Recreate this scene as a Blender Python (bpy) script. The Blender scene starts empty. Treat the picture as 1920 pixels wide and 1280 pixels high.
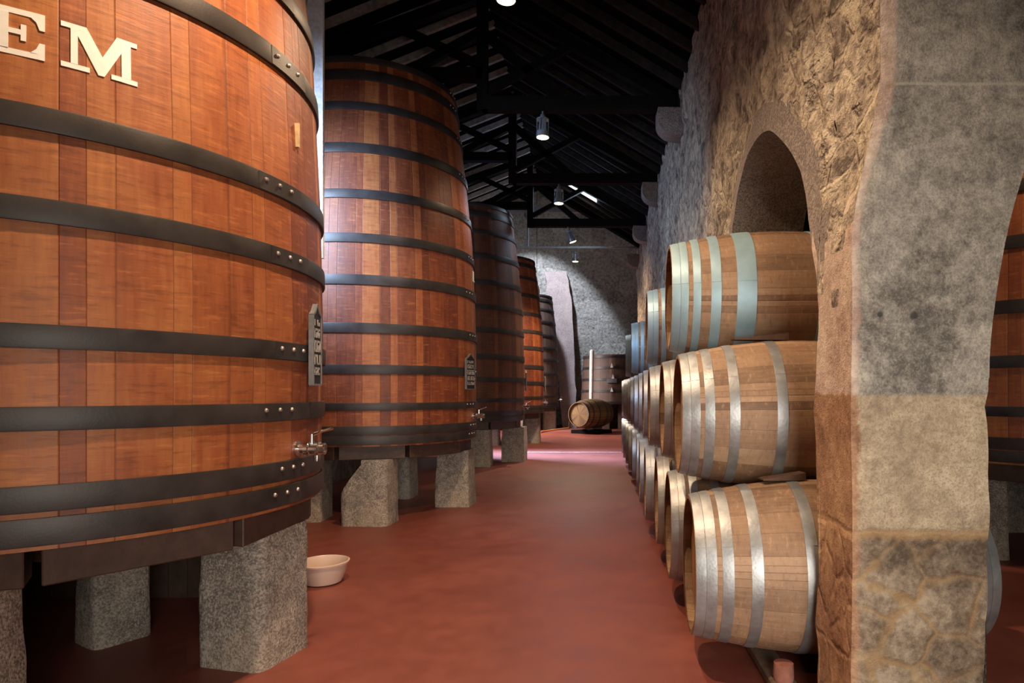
import bpy, bmesh, math, random
from mathutils import Vector, Matrix, noise
PI = math.pi
sc = bpy.context.scene
COL = sc.collection
random.seed(7)

# ------------------------------------------------------------------ camera
F, VX, VY, H = 1180.0, 1122.0, 735.0, 1.62
cam = bpy.data.cameras.new('camera')
cam.sensor_width = 36.0
cam.lens = F / 1920 * 36
cam.shift_x = -(VX - 960) / 1920
cam.shift_y = (VY - 640) / 1920
cam.clip_start = 0.05
cam.clip_end = 200
co = bpy.data.objects.new('camera', cam)
co.location = (0, 0, H)
co.rotation_euler = (PI / 2, 0, 0)
COL.objects.link(co)
sc.camera = co
sc.view_settings.view_transform = 'Standard'
sc.view_settings.look = 'None'
sc.view_settings.exposure = 0.0
sc.view_settings.gamma = 1.0
sc.view_settings.use_curve_mapping = False
w = bpy.data.worlds.new('world')
sc.world = w
w.use_nodes = True
w.node_tree.nodes['Background'].inputs[0].default_value = (0.55, 0.62, 0.75, 1)
w.node_tree.nodes['Background'].inputs[1].default_value = 0.004


def area(name, loc, target, sx, sy, power, color, spread=PI):
    l = bpy.data.lights.new(name, 'AREA')
    l.shape = 'RECTANGLE'
    l.size, l.size_y = sx, sy
    l.energy = power
    l.color = color
    l.spread = spread
    o = bpy.data.objects.new(name, l)
    o.location = loc
    d = Vector(target) - Vector(loc)
    o.rotation_euler = d.to_track_quat('-Z', 'Y').to_euler()
    COL.objects.link(o)
    return o


COOL = (0.62, 0.78, 1.0)
DAY = (0.95, 0.95, 1.0)
WARM = (1.0, 0.69, 0.43)
# daylight through the entrance door behind the camera
area('door_daylight', (0.9, -1.75, 1.5), (0.1, 3.6, 0.9), 1.5, 2.2, 54, (1.0, 0.93, 0.82), PI * 0.42)
# daylight through the windows of the left wall (x = -4.75); the fourth is an added warm fill for the far floor
for y, z, p, sx, sy, tg, sp in [(5.75, 4.2, 82, 1.0, 1.3, (-2.0, 7.7, 3.3), 0.40), (12.0, 4.2, 26, 1.0, 1.2, (-1.0, 12.6, 5.6), 0.5),
                                (17.4, 2.3, 480, 1.3, 2.2, (-0.4, 15.6, 0.0), 0.33), (24.0, 3.6, 380, 1.4, 2.0, (0.0, 24.6, 0.0), 0.6)]:
    area('window_daylight', (-4.60, y, z), tg, sx, sy, p, {5.75: (0.52, 0.70, 1.0), 24.0: (1.0, 0.84, 0.76)}.get(y, (0.40, 0.58, 1.0)), PI * sp)
# daylight through the roof window and the high roof light of the far bay
area('roof_window_daylight', (-0.42, 15.62, 6.3), (-2.0, 14.6, 5.0), 0.6, 0.8, 45, COOL)
sl = bpy.data.lights.new('far_roof_daylight', 'SPOT')     # the beam that falls through the high roof light of the far bay
sl.energy, sl.color, sl.spot_size, sl.spot_blend, sl.shadow_soft_size = 7000, (0.66, 0.80, 1.0), math.radians(56), 0.12, 0.3
so = bpy.data.objects.new('far_roof_daylight', sl)
so.location = (-3.2, 24.5, 11.2)
so.rotation_euler = (Vector((-3.2, 30.0, 2.6)) - Vector(so.location)).to_track_quat('-Z', 'Y').to_euler()
COL.objects.link(so)
# lamps that stand in the next aisle to the right
area('side_aisle_lamp', (4.0, 4.2, 5.2), (4.6, 6.4, 2.8), 0.4, 0.4, 60, WARM)

# ------------------------------------------------------------------ material helpers


class NT:
    def __init__(s, name):
        s.m = bpy.data.materials.new(name)
        s.m.use_nodes = True
        s.t = s.m.node_tree
        s.b = s.t.nodes['Principled BSDF']

    def n(s, typ, **kw):
        nd = s.t.nodes.new(typ)
        for k, v in kw.items():
            setattr(nd, k, v)
        return nd

    def put(s, sock, v):
        if v is None:
            return
        if isinstance(v, (bpy.types.NodeSocket,)):
            s.t.links.new(v, sock)
        elif isinstance(v, (tuple, list)) and len(v) == 3 and sock.type == 'RGBA':
            sock.default_value = (*v, 1)
        else:
            sock.default_value = v

    def math(s, op, a, b=None, c=None, clamp=False):
        nd = s.n('ShaderNodeMath', operation=op, use_clamp=clamp)
        s.put(nd.inputs[0], a)
        s.put(nd.inputs[1], b)
        s.put(nd.inputs[2], c)
        return nd.outputs[0]

    def coord(s, scale=(1, 1, 1), kind='Object', rot=(0, 0, 0)):
        tc = s.n('ShaderNodeTexCoord')
        mp = s.n('ShaderNodeMapping')
        s.t.links.new(tc.outputs[kind], mp.inputs[0])
        mp.inputs['Scale'].default_value = scale
        mp.inputs['Rotation'].default_value = rot
        return mp.outputs[0]

    def noise(s, vec, scale, detail=4, rough=0.55, dist=0.0):
        nd = s.n('ShaderNodeTexNoise')
        s.put(nd.inputs['Vector'], vec)
        nd.inputs['Scale'].default_value = scale
        nd.inputs['Detail'].default_value = detail
        nd.inputs['Roughness'].default_value = rough
        nd.inputs['Distortion'].default_value = dist
        return nd.outputs['Fac']

    def voro(s, vec, scale, feature='F1', rnd=1.0, out='Distance'):
        nd = s.n('ShaderNodeTexVoronoi', feature=feature)
        s.put(nd.inputs['Vector'], vec)
        nd.inputs['Scale'].default_value = scale
        nd.inputs['Randomness'].default_value = rnd
        return nd.outputs[out]

    def ramp(s, fac, stops, interp='LINEAR'):
        nd = s.n('ShaderNodeValToRGB')
        cr = nd.color_ramp
        cr.interpolation = interp
        while len(cr.elements) < len(stops):
            cr.elements.new(0.5)
        for e, (p, c) in zip(cr.elements, stops):
            e.position = p
            e.color = (*c, 1) if len(c) == 3 else c
        s.put(nd.inputs[0], fac)
        return nd.outputs[0]

    def mix(s, fac, a, b, mode='MIX'):
        nd = s.n('ShaderNodeMix', data_type='RGBA', blend_type=mode)
        s.put(nd.inputs[0], fac)
        s.put(nd.inputs[6], a)
        s.put(nd.inputs[7], b)
        return nd.outputs[2]

    def step(s, v, lo, hi):
        nd = s.n('ShaderNodeMapRange', interpolation_type='SMOOTHSTEP')
        s.put(nd.inputs[0], v)
        nd.inputs[1].default_value = lo
        nd.inputs[2].default_value = hi
        return nd.outputs[0]

    def sep(s, vec):
        nd = s.n('ShaderNodeSeparateXYZ')
        s.put(nd.inputs[0], vec)
        return nd.outputs

    def bump(s, h, strength, dist=0.01, normal=None):
        nd = s.n('ShaderNodeBump')
        nd.inputs['Strength'].default_value = strength
        nd.inputs['Distance'].default_value = dist
        s.put(nd.inputs['Height'], h)
        s.put(nd.inputs['Normal'], normal)
        return nd.outputs[0]

    def out(s, color=None, rough=None, normal=None, metal=None, spec=None):
        s.put(s.b.inputs['Base Color'], color)
        s.put(s.b.inputs['Roughness'], rough)
        s.put(s.b.inputs['Normal'], normal)
        s.put(s.b.inputs['Metallic'], metal)
        s.put(s.b.inputs['Specular IOR Level'], spec)
        return s.m


def simple(name, color, rough=0.6, metal=0.0, bscale=30, bstr=0.2, var=0.25):
    t = NT(name)
    v = t.coord()
    n1 = t.noise(v, bscale, 4)
    n2 = t.noise(v, bscale * 0.15, 3)
    f = t.math('ADD', t.math('MULTIPLY', n1, 0.5), t.math('MULTIPLY', n2, 0.5))
    dark = tuple(c * (1 - var) for c in color)
    lite = tuple(min(1, c * (1 + var)) for c in color)
    c = t.ramp(f, [(0.35, dark), (0.65, lite)])
    return t.out(c, rough, t.bump(n1, bstr, 0.01), metal, 0.05 if rough >= 0.69 and max(color) < 0.32 else None)


def emissive(name, color, strength):
    t = NT(name)
    t.b.inputs['Base Color'].default_value = (*color, 1)
    t.b.inputs['Emission Color'].default_value = (*color, 1)
    t.b.inputs['Emission Strength'].default_value = strength
    return t.m


def stave_material(name, axis, count, stops, rough=0.45, seam=0.35, scratch=0.5, grain=(14, 1.1)):
    """wooden staves round an axis: one tone per stave, seams, grain along the axis, hand marks across"""
    t = NT(name)
    v = t.coord()
    x, y, z = t.sep(v)
    a, b, c = (x, y, z) if axis == 'Z' else (y, z, x)
    ang = t.math('ARCTAN2', b, a)
    u = t.math('MULTIPLY', t.math('ADD', ang, PI), count / (2 * PI))
    wob = t.math('MULTIPLY', t.math('SINE', t.math('MULTIPLY', ang, 23.0)), 0.33)
    u = t.math('ADD', u, wob)
    idx = t.math('FLOOR', u)
    fr = t.math('FRACT', u)
    oi = t.n('ShaderNodeObjectInfo')
    seed = t.math('MULTIPLY', oi.outputs['Random'], 57.0)
    wn = t.n('ShaderNodeTexWhiteNoise', noise_dimensions='2D')
    cm = t.n('ShaderNodeCombineXYZ')
    t.put(cm.inputs[0], idx)
    t.put(cm.inputs[1], t.math('FLOOR', seed))
    t.put(wn.inputs['Vector'], cm.outputs[0])
    g = t.n('ShaderNodeCombineXYZ')          # grain coordinates: across, along
    t.put(g.inputs[0], t.math('MULTIPLY', ang, grain[0]))
    t.put(g.inputs[1], t.math('MULTIPLY', c, grain[1]))
    t.put(g.inputs[2], t.math('ADD', seed, t.math('MULTIPLY', idx, 0.7)))
    gn = t.noise(g.outputs[0], 3.0, 5, 0.6)
    h = t.n('ShaderNodeCombineXYZ')          # marks running across the stave
    t.put(h.inputs[0], t.math('MULTIPLY', ang, 5.0))
    t.put(h.inputs[1], t.math('MULTIPLY', c, 26.0))
    t.put(h.inputs[2], t.math('ADD', seed, idx))
    hn = t.noise(h.outputs[0], 1.6, 5, 0.65)
    blot = t.noise(v, 3.0, 5, 0.6)
    f = t.math('ADD', t.math('MULTIPLY', wn.outputs['Value'], 0.50), t.math('MULTIPLY', gn, 0.50))
    f = t.math('ADD', f, t.math('MULTIPLY', t.math('SUBTRACT', blot, 0.5), 0.55))
    col = t.ramp(f, stops)
    mark = t.step(hn, 0.54, 0.64)
    col = t.mix(t.math('MULTIPLY', mark, 0.20 * scratch), col, tuple(k * 0.35 for k in stops[1][1]))
    mark2 = t.step(hn, 0.44, 0.34)
    col = t.mix(t.math('MULTIPLY', mark2, 0.13 * scratch), col, tuple(min(1, k * 1.8) for k in stops[-1][1]))
    e = t.math('MINIMUM', fr, t.math('SUBTRACT', 1.0, fr))
    sm = t.step(e, 0.0, 0.035)
    col = t.mix(t.math('MULTIPLY', t.math('SUBTRACT', 1.0, sm), seam), col, (0.012, 0.006, 0.004))
    hgt = t.math('ADD', t.math('MULTIPLY', sm, 0.5), t.math('ADD', t.math('MULTIPLY', gn, 0.25), t.math('MULTIPLY', hn, 0.35)))
    return t.out(col, t.math('ADD', t.math('MULTIPLY', gn, 0.25), rough - 0.1), t.bump(hgt, 0.55, 0.008))


VAT_STOPS = [(0.10, (0.10, 0.024, 0.012)), (0.36, (0.21, 0.054, 0.022)), (0.60, (0.33, 0.098, 0.033)), (0.88, (0.45, 0.175, 0.055))]
M_VAT = stave_material('red_brown_vat_wood', 'Z', 62, VAT_STOPS, 0.50, 0.30, 1.5)
M_OAK = stave_material('pale_oak_staves', 'X', 26, [(0.20, (0.15, 0.085, 0.050)), (0.4, (0.25, 0.150, 0.088)), (0.62, (0.33, 0.205, 0.124)), (0.85, (0.41, 0.27, 0.17))], 0.6, 0.25, 1.3, (10, 1.5))
M_OLD = stave_material('aged_dark_staves', 'X', 22, [(0.15, (0.09, 0.05, 0.022)), (0.4, (0.15, 0.088, 0.038)), (0.65, (0.21, 0.125, 0.052)), (0.85, (0.27, 0.17, 0.07))], 0.6, 0.3, 0.4)
M_BROWNVAT = stave_material('dull_brown_vat_wood', 'Z', 40, [(0.15, (0.05, 0.028, 0.018)), (0.4, (0.09, 0.05, 0.035)), (0.65, (0.13, 0.075, 0.05)), (0.85, (0.17, 0.10, 0.07))], 0.6, 0.4, 0.5)


def iron_material():
    t = NT('black_hoop_iron')
    v = t.coord()
    n1 = t.noise(v, 5, 4)
    n2 = t.noise(v, 90, 3)
    c = t.ramp(n1, [(0.3, (0.026, 0.022, 0.022)), (0.7, (0.052, 0.044, 0.043))])
    return t.out(c, t.math('ADD', t.math('MULTIPLY', n1, 0.2), 0.36), t.bump(n2, 0.12, 0.004), 0.15)


M_IRON = iron_material()


def galv_material():
    t = NT('galvanised_hoop_steel')
    v = t.coord()
    oi = t.n('ShaderNodeObjectInfo')
    n1 = t.noise(v, 7, 5, 0.65)
    n2 = t.voro(v, 55, out='Distance')
    n3 = t.noise(v, 2.0, 2)
    f = t.math('ADD', t.math('MULTIPLY', n1, 0.65), t.math('MULTIPLY', n3, 0.35))
    c = t.ramp(f, [(0.32, (0.23, 0.23, 0.23)), (0.55, (0.36, 0.375, 0.39)), (0.75, (0.50, 0.53, 0.55))])
    return t.out(c, t.math('ADD', t.math('MULTIPLY', n1, 0.3), 0.30), t.bump(t.math('ADD', n1, t.math('MULTIPLY', n2, 0.3)), 0.15, 0.01), 0.62)


M_GALV = galv_material()
M_DAYLITZINC = simple('daylight_blue_zinc', (0.30, 0.45, 0.53), 0.5, 0.35, 9, 0.08, 0.15)  # galvanised top-row hoops with the blue daylight put into their colour
M_RIVET = simple('worn_rivet_steel', (0.42, 0.36, 0.33), 0.4, 0.7)
M_STEEL = simple('polished_tap_steel', (0.80, 0.79, 0.77), 0.16, 1.0, 12, 0.03, 0.1)
M_ZINC = simple('dull_lamp_zinc', (0.30, 0.34, 0.38), 0.4, 0.6)
M_PAINT = simple('white_paint', (0.92, 0.94, 0.93), 0.55, 0.0, 25, 0.05, 0.05)
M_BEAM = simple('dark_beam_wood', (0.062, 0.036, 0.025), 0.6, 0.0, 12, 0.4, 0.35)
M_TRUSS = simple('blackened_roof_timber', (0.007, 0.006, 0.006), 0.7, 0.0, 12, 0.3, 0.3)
M_SHADERAFTER = simple('shaded_rafter_wood', (0.028, 0.025, 0.023), 0.7, 0.0, 14, 0.3, 0.4)  # shaded copy of the rafter wood, for the right slope
M_LITRAFTER = simple('lit_rafter_wood', (0.30, 0.26, 0.23), 0.7, 0.0, 14, 0.3, 0.4)  # lit copy of the rafter wood; the left slope's light is in the colour
M_BOARD = simple('shade_dark_roof_boards', (0.004, 0.0035, 0.0035), 0.9, 0.0, 10, 0.3, 0.3)  # near-black colour stands in for the shade of the roof
M_PLASTIC = simple('cream_plastic', (0.66, 0.50, 0.42), 0.35, 0.0, 8, 0.02, 0.05)
M_PINKPOST = simple('whitewashed_post', (0.78, 0.70, 0.66), 0.6)
M_SLATE = simple('black_slate', (0.018, 0.018, 0.020), 0.45)
M_CHALK = simple('chalk_grey_lettering', (0.38, 0.35, 0.33), 0.8)
M_EDGE = simple('grey_slate_edge', (0.16, 0.16, 0.17), 0.5)
M_GREYRAIL = simple('worn_rail_timber', (0.20, 0.14, 0.10), 0.6, 0.0, 12, 0.4, 0.35)
M_WEDGE = simple('reddish_wedge_wood', (0.28, 0.12, 0.09), 0.7)
M_DKWEDGE = simple('dark_wedge_wood', (0.10, 0.06, 0.045), 0.7)
M_HOSE = simple('orange_hose_rubber', (0.65, 0.22, 0.04), 0.5)
M_LENS = emissive('warm_lamp_glass', (1.0, 0.78, 0.42), 26)
M_SKY = emissive('daylit_roof_glass', (0.78, 0.88, 1.0), 9)
M_SKYW = emissive('daylit_window_glass', (0.66, 0.80, 1.0), 3)


def floor_material():
    t = NT('red_painted_concrete')
    v = t.coord()
    n1 = t.noise(v, 0.7, 5, 0.6, 0.4)
    n2 = t.noise(v, 5, 5, 0.6)
    n3 = t.noise(v, 60, 3)
    f = t.math('ADD', t.math('MULTIPLY', n1, 0.65), t.math('MULTIPLY', n2, 0.35))
    c = t.ramp(f, [(0.30, (0.155, 0.040, 0.028)), (0.5, (0.215, 0.056, 0.038)), (0.72, (0.29, 0.083, 0.055))])
    r = t.math('ADD', t.math('MULTIPLY', n2, 0.25), t.math('ADD', t.math('MULTIPLY', n1, 0.15), 0.27))
    return t.out(c, r, t.bump(t.math('ADD', n2, t.math('MULTIPLY', n3, 0.15)), 0.10, 0.02))


M_FLOOR = floor_material()


def granite_material(name, base, var=0.45, warm=(0.42, 0.30, 0.18), warmth=0.25):
    t = NT(name)
    v = t.coord()
    n1 = t.noise(v, 2.0, 5, 0.6)
    n2 = t.noise(v, 16, 6, 0.75)
    n3 = t.noise(v, 75, 2, 0.6)
    n4 = t.noise(v, 38, 4, 0.8)
    f = t.math('ADD', t.math('MULTIPLY', n1, 0.35), t.math('ADD', t.math('MULTIPLY', n2, 0.35), t.math('MULTIPLY', n4, 0.3)))
    c = t.ramp(f, [(0.42, tuple(k * (1 - var) for k in base)), (0.5, base), (0.58, tuple(min(1, k * (1 + var)) for k in base))])
    c = t.mix(t.math('MULTIPLY', t.step(n3, 0.52, 0.62), 0.65), c, tuple(k * 0.35 for k in base))
    c = t.mix(t.math('MULTIPLY', t.step(n3, 0.47, 0.38), 0.5), c, tuple(min(1, k * 1.9) for k in base))
    c = t.mix(t.math('MULTIPLY', t.step(t.noise(v, 1.3, 3), 0.48, 0.7), warmth), c, warm)
    h = t.math('ADD', n2, t.math('ADD', t.math('MULTIPLY', n4, 0.8), t.math('MULTIPLY', n3, 0.3)))
    return t.out(c, 0.85, t.bump(h, 0.8, 0.018))


M_GRANITE = granite_material('grey_granite', (0.34, 0.30, 0.255))


def rubble_material(name, stops, mortar, scale=3.2, squash=(1, 1, 1.5), mstr=0.8, bstr=1.0, pale=0.0):
    t = NT(name)
    v0 = t.coord()
    nz = t.n('ShaderNodeTexNoise')
    t.put(nz.inputs['Vector'], v0)
    nz.inputs['Scale'].default_value = 3.5
    nz.inputs['Detail'].default_value = 4
    mx = t.n('ShaderNodeVectorMath', operation='MULTIPLY_ADD')
    t.put(mx.inputs[0], nz.outputs['Color'])
    mx.inputs[1].default_value = (0.35, 0.35, 0.35)
    t.put(mx.inputs[2], v0)
    mp = t.n('ShaderNodeMapping')
    t.put(mp.inputs[0], mx.outputs[0])
    mp.inputs['Scale'].default_value = squash
    v = mp.outputs[0]
    edge = t.voro(v, scale, 'DISTANCE_TO_EDGE')
    cell = t.n('ShaderNodeTexVoronoi')
    t.put(cell.inputs['Vector'], v)
    cell.inputs['Scale'].default_value = scale
    cc = t.sep(cell.outputs['Color'])
    n2 = t.noise(v0, 9, 6, 0.7)
    n3 = t.noise(v0, 45, 5, 0.7)
    f = t.math('ADD', t.math('MULTIPLY', cc[0], 0.24), t.math('ADD', t.math('MULTIPLY', t.step(n2, 0.25, 0.75), 0.55), t.math('MULTIPLY', n3, 0.25)))
    c = t.ramp(f, stops)
    mm = t.step(t.math('ADD', edge, t.math('MULTIPLY', t.math('SUBTRACT', n2, 0.5), 0.10)), 0.075, 0.03)
    c = t.mix(t.math('MULTIPLY', mm, mstr), c, mortar)
    pit = t.step(t.noise(v0, 6.5, 4, 0.6), 0.60, 0.72)
    c = t.mix(t.math('MULTIPLY', pit, 0.45), c, tuple(k * 0.25 for k in stops[0][1]))
    h = t.math('ADD', t.math('MULTIPLY', t.step(edge, 0.0, 0.14), 0.55), t.math('ADD', t.math('MULTIPLY', n2, 1.8), t.math('MULTIPLY', n3, 0.6)))
    h = t.math('SUBTRACT', h, pit)
    return t.out(c, 0.9, t.bump(h, bstr, 0.05))


M_RUBBLE = rubble_material('rough_rubble_stone', [(0.30, (0.17, 0.135, 0.11)), (0.43, (0.36, 0.30, 0.24)), (0.55, (0.52, 0.43, 0.345)), (0.68, (0.76, 0.66, 0.50))], (0.72, 0.62, 0.46), 5.5, (1, 1, 0.8), 0.40)
M_FARSTONE = rubble_material('dark_boulder_stone', [(0.25, (0.12, 0.10, 0.085)), (0.5, (0.26, 0.225, 0.19)), (0.8, (0.42, 0.37, 0.32))], (0.36, 0.32, 0.28), 1.1, (1, 1, 1.3), 0.3, 0.6)
M_PINKSTONE = granite_material('pinkish_limewashed_stone', (0.33, 0.24, 0.215), 0.25, (0.5, 0.36, 0.3), 0.3)
M_JAMB = granite_material('brown_grey_ashlar', (0.22, 0.185, 0.165), 0.3, (0.22, 0.16, 0.12), 0.3)


def pier_material():
    """the near pier: grey ashlar above, beige ashlar, then rubble in ochre mortar; reddish on the aisle side"""
    t = NT('weathered_pier_stone')
    v = t.coord()
    x, y, z = t.sep(v)
    n1 = t.noise(v, 1.8, 5, 0.6)
    n2 = t.noise(v, 11, 6, 0.72)
    n3 = t.noise(v, 95, 3, 0.7)
    n4 = t.noise(v, 28, 5, 0.8)
    f = t.math('ADD', t.math('MULTIPLY', n1, 0.4), t.math('ADD', t.math('MULTIPLY', n2, 0.35), t.math('MULTIPLY', n4, 0.25)))
    grey = t.ramp(f, [(0.41, (0.12, 0.108, 0.095)), (0.47, (0.26, 0.238, 0.208)), (0.52, (0.38, 0.348, 0.30)), (0.60, (0.56, 0.51, 0.43))])
    grey = t.mix(t.math('MULTIPLY', t.step(n3, 0.51, 0.60), 0.32), grey, (0.10, 0.09, 0.08))
    grey = t.mix(t.math('MULTIPLY', t.step(n3, 0.47, 0.40), 0.18), grey, (0.55, 0.51, 0.44))
    beige = t.ramp(f, [(0.41, (0.29, 0.22, 0.15)), (0.5, (0.46, 0.365, 0.25)), (0.59, (0.64, 0.53, 0.38))])
    beige = t.mix(t.math('MULTIPLY', t.step(n3, 0.51, 0.60), 0.42), beige, (0.17, 0.13, 0.085))
    # rubble blocks of the foot
    nz = t.n('ShaderNodeTexNoise')
    t.put(nz.inputs['Vector'], v)
    nz.inputs['Scale'].default_value = 5
    mx = t.n('ShaderNodeVectorMath', operation='MULTIPLY_ADD')
    t.put(mx.inputs[0], nz.outputs['Color'])
    mx.inputs[1].default_value = (0.16, 0.16, 0.16)
    t.put(mx.inputs[2], v)
    edge = t.voro(mx.outputs[0], 4.4, 'DISTANCE_TO_EDGE')
    stone = t.ramp(f, [(0.42, (0.09, 0.062, 0.042)), (0.5, (0.22, 0.165, 0.115)), (0.58, (0.40, 0.32, 0.23))])
    ochre = t.ramp(n2, [(0.35, (0.27, 0.165, 0.08)), (0.6, (0.37, 0.25, 0.13)), (0.75, (0.50, 0.38, 0.23))])
    foot = t.mix(t.math('MULTIPLY', t.step(t.math('ADD', edge, t.math('MULTIPLY', n2, 0.16)), 0.20, 0.08), t.math('ADD', 0.35, t.math('MULTIPLY', t.step(n1, 0.44, 0.56), 0.6))), stone, ochre)
    zj = t.math('ADD', z, t.math('MULTIPLY', t.math('SUBTRACT', n2, 0.5), 0.05))
    up = t.step(zj, 1.595, 1.615)
    mid = t.step(zj, 0.975, 0.995)
    c = t.mix(mid, foot, t.mix(up, beige, grey))
    j1 = t.step(t.math('ABSOLUTE', t.math('SUBTRACT', zj, 0.99)), 0.035, 0.008)
    c = t.mix(t.math('MULTIPLY', j1, 0.7), c, (0.36, 0.22, 0.10))
    z2 = t.math('ADD', z, t.math('MULTIPLY', t.math('SUBTRACT', n4, 0.5), 0.012))
    j2 = t.step(t.math('ABSOLUTE', t.math('SUBTRACT', z2, 2.985)), 0.010, 0.003)
    c = t.mix(t.math('MULTIPLY', j2, 0.55), c, (0.60, 0.54, 0.43))
    j3 = t.step(t.math('ABSOLUTE', t.math('SUBTRACT', z2, 1.345)), 0.012, 0.004)
    c = t.mix(t.math('MULTIPLY', j3, 0.35), c, (0.42, 0.33, 0.22))
    # reddish side strip next to the barrels
    red = t.ramp(f, [(0.41, (0.33, 0.225, 0.18)), (0.5, (0.52, 0.40, 0.33)), (0.59, (0.70, 0.58, 0.48))])
    redl = t.ramp(f, [(0.41, (0.20, 0.10, 0.055)), (0.5, (0.38, 0.215, 0.125)), (0.59, (0.55, 0.36, 0.20))])
    red = t.mix(t.step(zj, 1.60, 1.62), redl, red)
    xe = t.math('ADD', x, t.math('MULTIPLY', t.math('SUBTRACT', n2, 0.5), 0.09))
    xe = t.math('SUBTRACT', xe, t.math('MULTIPLY', t.step(z, 2.3, 3.1), 0.17))
    c = t.mix(t.step(xe, 1.165, 1.14), c, red)
    # two old plugged holes and a rust run
    for hx, hz, hr in ((1.246, 1.964, 0.012), (1.398, 1.96, 0.016)):
        d = t.n('ShaderNodeVectorMath', operation='DISTANCE')
        cm = t.n('ShaderNodeCombineXYZ')
        t.put(cm.inputs[0], x)
        t.put(cm.inputs[2], z)
        t.put(d.inputs[0], cm.outputs[0])
        d.inputs[1].default_value = (hx, 0, hz)
        c = t.mix(t.math('MULTIPLY', t.step(d.outputs['Value'], hr * 1.5, hr * 0.7), 0.8), c, (0.03, 0.03, 0.03))
    h = t.math('ADD', n2, t.math('ADD', t.math('MULTIPLY', n4, 0.7), t.math('MULTIPLY', n3, 0.5)))
    rise = t.math('MULTIPLY', t.math('SUBTRACT', 1.0, mid), t.step(edge, 0.0, 0.12))
    h = t.math('ADD', h, rise)
    h = t.math('SUBTRACT', h, t.math('MULTIPLY', j1, 0.7))
    return t.out(c, 0.88, t.bump(h, 0.75, 0.02))


M_PIER = pier_material()

# ------------------------------------------------------------------ mesh helpers


def link(name, bm, mats, parent=None, smooth=True):
    me = bpy.data.meshes.new(name)
    bmesh.ops.recalc_face_normals(bm, faces=bm.faces)
    bm.to_mesh(me)
    bm.free()
    for m in (mats if isinstance(mats, (list, tuple)) else [mats]):
        me.materials.append(m)
    if smooth:
        me.polygons.foreach_set('use_smooth', [True] * len(me.polygons))
        try:
            me.set_sharp_from_angle(angle=math.radians(38))
        except Exception:
            pass
    o = bpy.data.objects.new(name, me)
    COL.objects.link(o)
    if parent:
        o.parent = parent
    return o


def tag(o, label, cat, group=None, kind=None):
    if label:
        o['label'] = label
    if cat:
        o['category'] = cat
    if group:
        o['group'] = group
    if kind:
        o['kind'] = kind
    return o


def struct(name, bm, mats, parent=None, smooth=True):
    o = link(name, bm, mats, parent, smooth)
    if parent is None:
        o['kind'] = 'structure'
    return o


def empty(name, loc=(0, 0, 0), rz=0, rot=None):
    o = bpy.data.objects.new(name, None)
    o.empty_display_size = 0.2
    o.location = loc
    o.rotation_euler = rot if rot else (0, 0, rz)
    COL.objects.link(o)
    return o


def copy_tree(o, parent=None):
    c = o.copy()
    COL.objects.link(c)
    c.parent = parent
    for ch in [k for k in o.children]:
        copy_tree(ch, c)
    return c


def box(bm, lo, hi, mat=None):
    r = bmesh.ops.create_cube(bm, size=1.0)
    vs = r['verts']
    c = (Vector(lo) + Vector(hi)) / 2
    s = Vector(hi) - Vector(lo)
    for v in vs:
        v.co = Vector((v.co.x * s.x, v.co.y * s.y, v.co.z * s.z)) + c
    if mat is not None:
        bmesh.ops.transform(bm, matrix=mat, verts=vs)
    return vs


def bar(bm, a, b, w, h, up=Vector((0, 0, 1))):
    """a rectangular bar from a to b, w across, h along up"""
    a, b = Vector(a), Vector(b)
    d = (b - a).normalized()
    s = d.cross(up)
    if s.length < 1e-4:
        s = d.cross(Vector((0, 1, 0)))
    s.normalize()
    u = s.cross(d).normalized()
    vs = []
    for p in (a, b):
        for i, j in ((-1, -1), (1, -1), (1, 1), (-1, 1)):
            vs.append(bm.verts.new(p + s * (i * w / 2) + u * (j * h / 2)))
    for q in ((0, 1, 2, 3), (7, 6, 5, 4), (0, 4, 5, 1), (1, 5, 6, 2), (2, 6, 7, 3), (3, 7, 4, 0)):
        bm.faces.new([vs[k] for k in q])
    return vs


def lathe(bm, prof, n=64, axis='Z', a0=0.0, a1=2 * PI, origin=(0, 0, 0)):
    """prof: list of (r, h); full or partial turn"""
    full = abs(a1 - a0 - 2 * PI) < 1e-6
    m = n if full else n + 1
    O = Vector(origin)
    rings = []
    for r, h in prof:
        if r < 1e-6:
            p = Vector((0, 0, h)) if axis == 'Z' else Vector((h, 0, 0)) if axis == 'X' else Vector((0, h, 0))
            rings.append([bm.verts.new(p + O)])
            continue
        ring = []
        for k in range(m):
            a = a0 + (a1 - a0) * k / n
            cx, sx = r * math.cos(a), r * math.sin(a)
            p = Vector((cx, sx, h)) if axis == 'Z' else Vector((h, cx, sx)) if axis == 'X' else Vector((sx, h, cx))
            ring.append(bm.verts.new(p + O))
        rings.append(ring)
    for A, B in zip(rings, rings[1:]):
        cnt = n
        for k in range(cnt):
            k2 = (k + 1) % m if full else k + 1
            try:
                if len(A) == 1 and len(B) == 1:
                    continue
                if len(A) == 1:
                    bm.faces.new([A[0], B[k2], B[k]])
                elif len(B) == 1:
                    bm.faces.new([A[k], A[k2], B[0]])
                else:
                    bm.faces.new([A[k], A[k2], B[k2], B[k]])
            except ValueError:
                pass
    return rings


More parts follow.
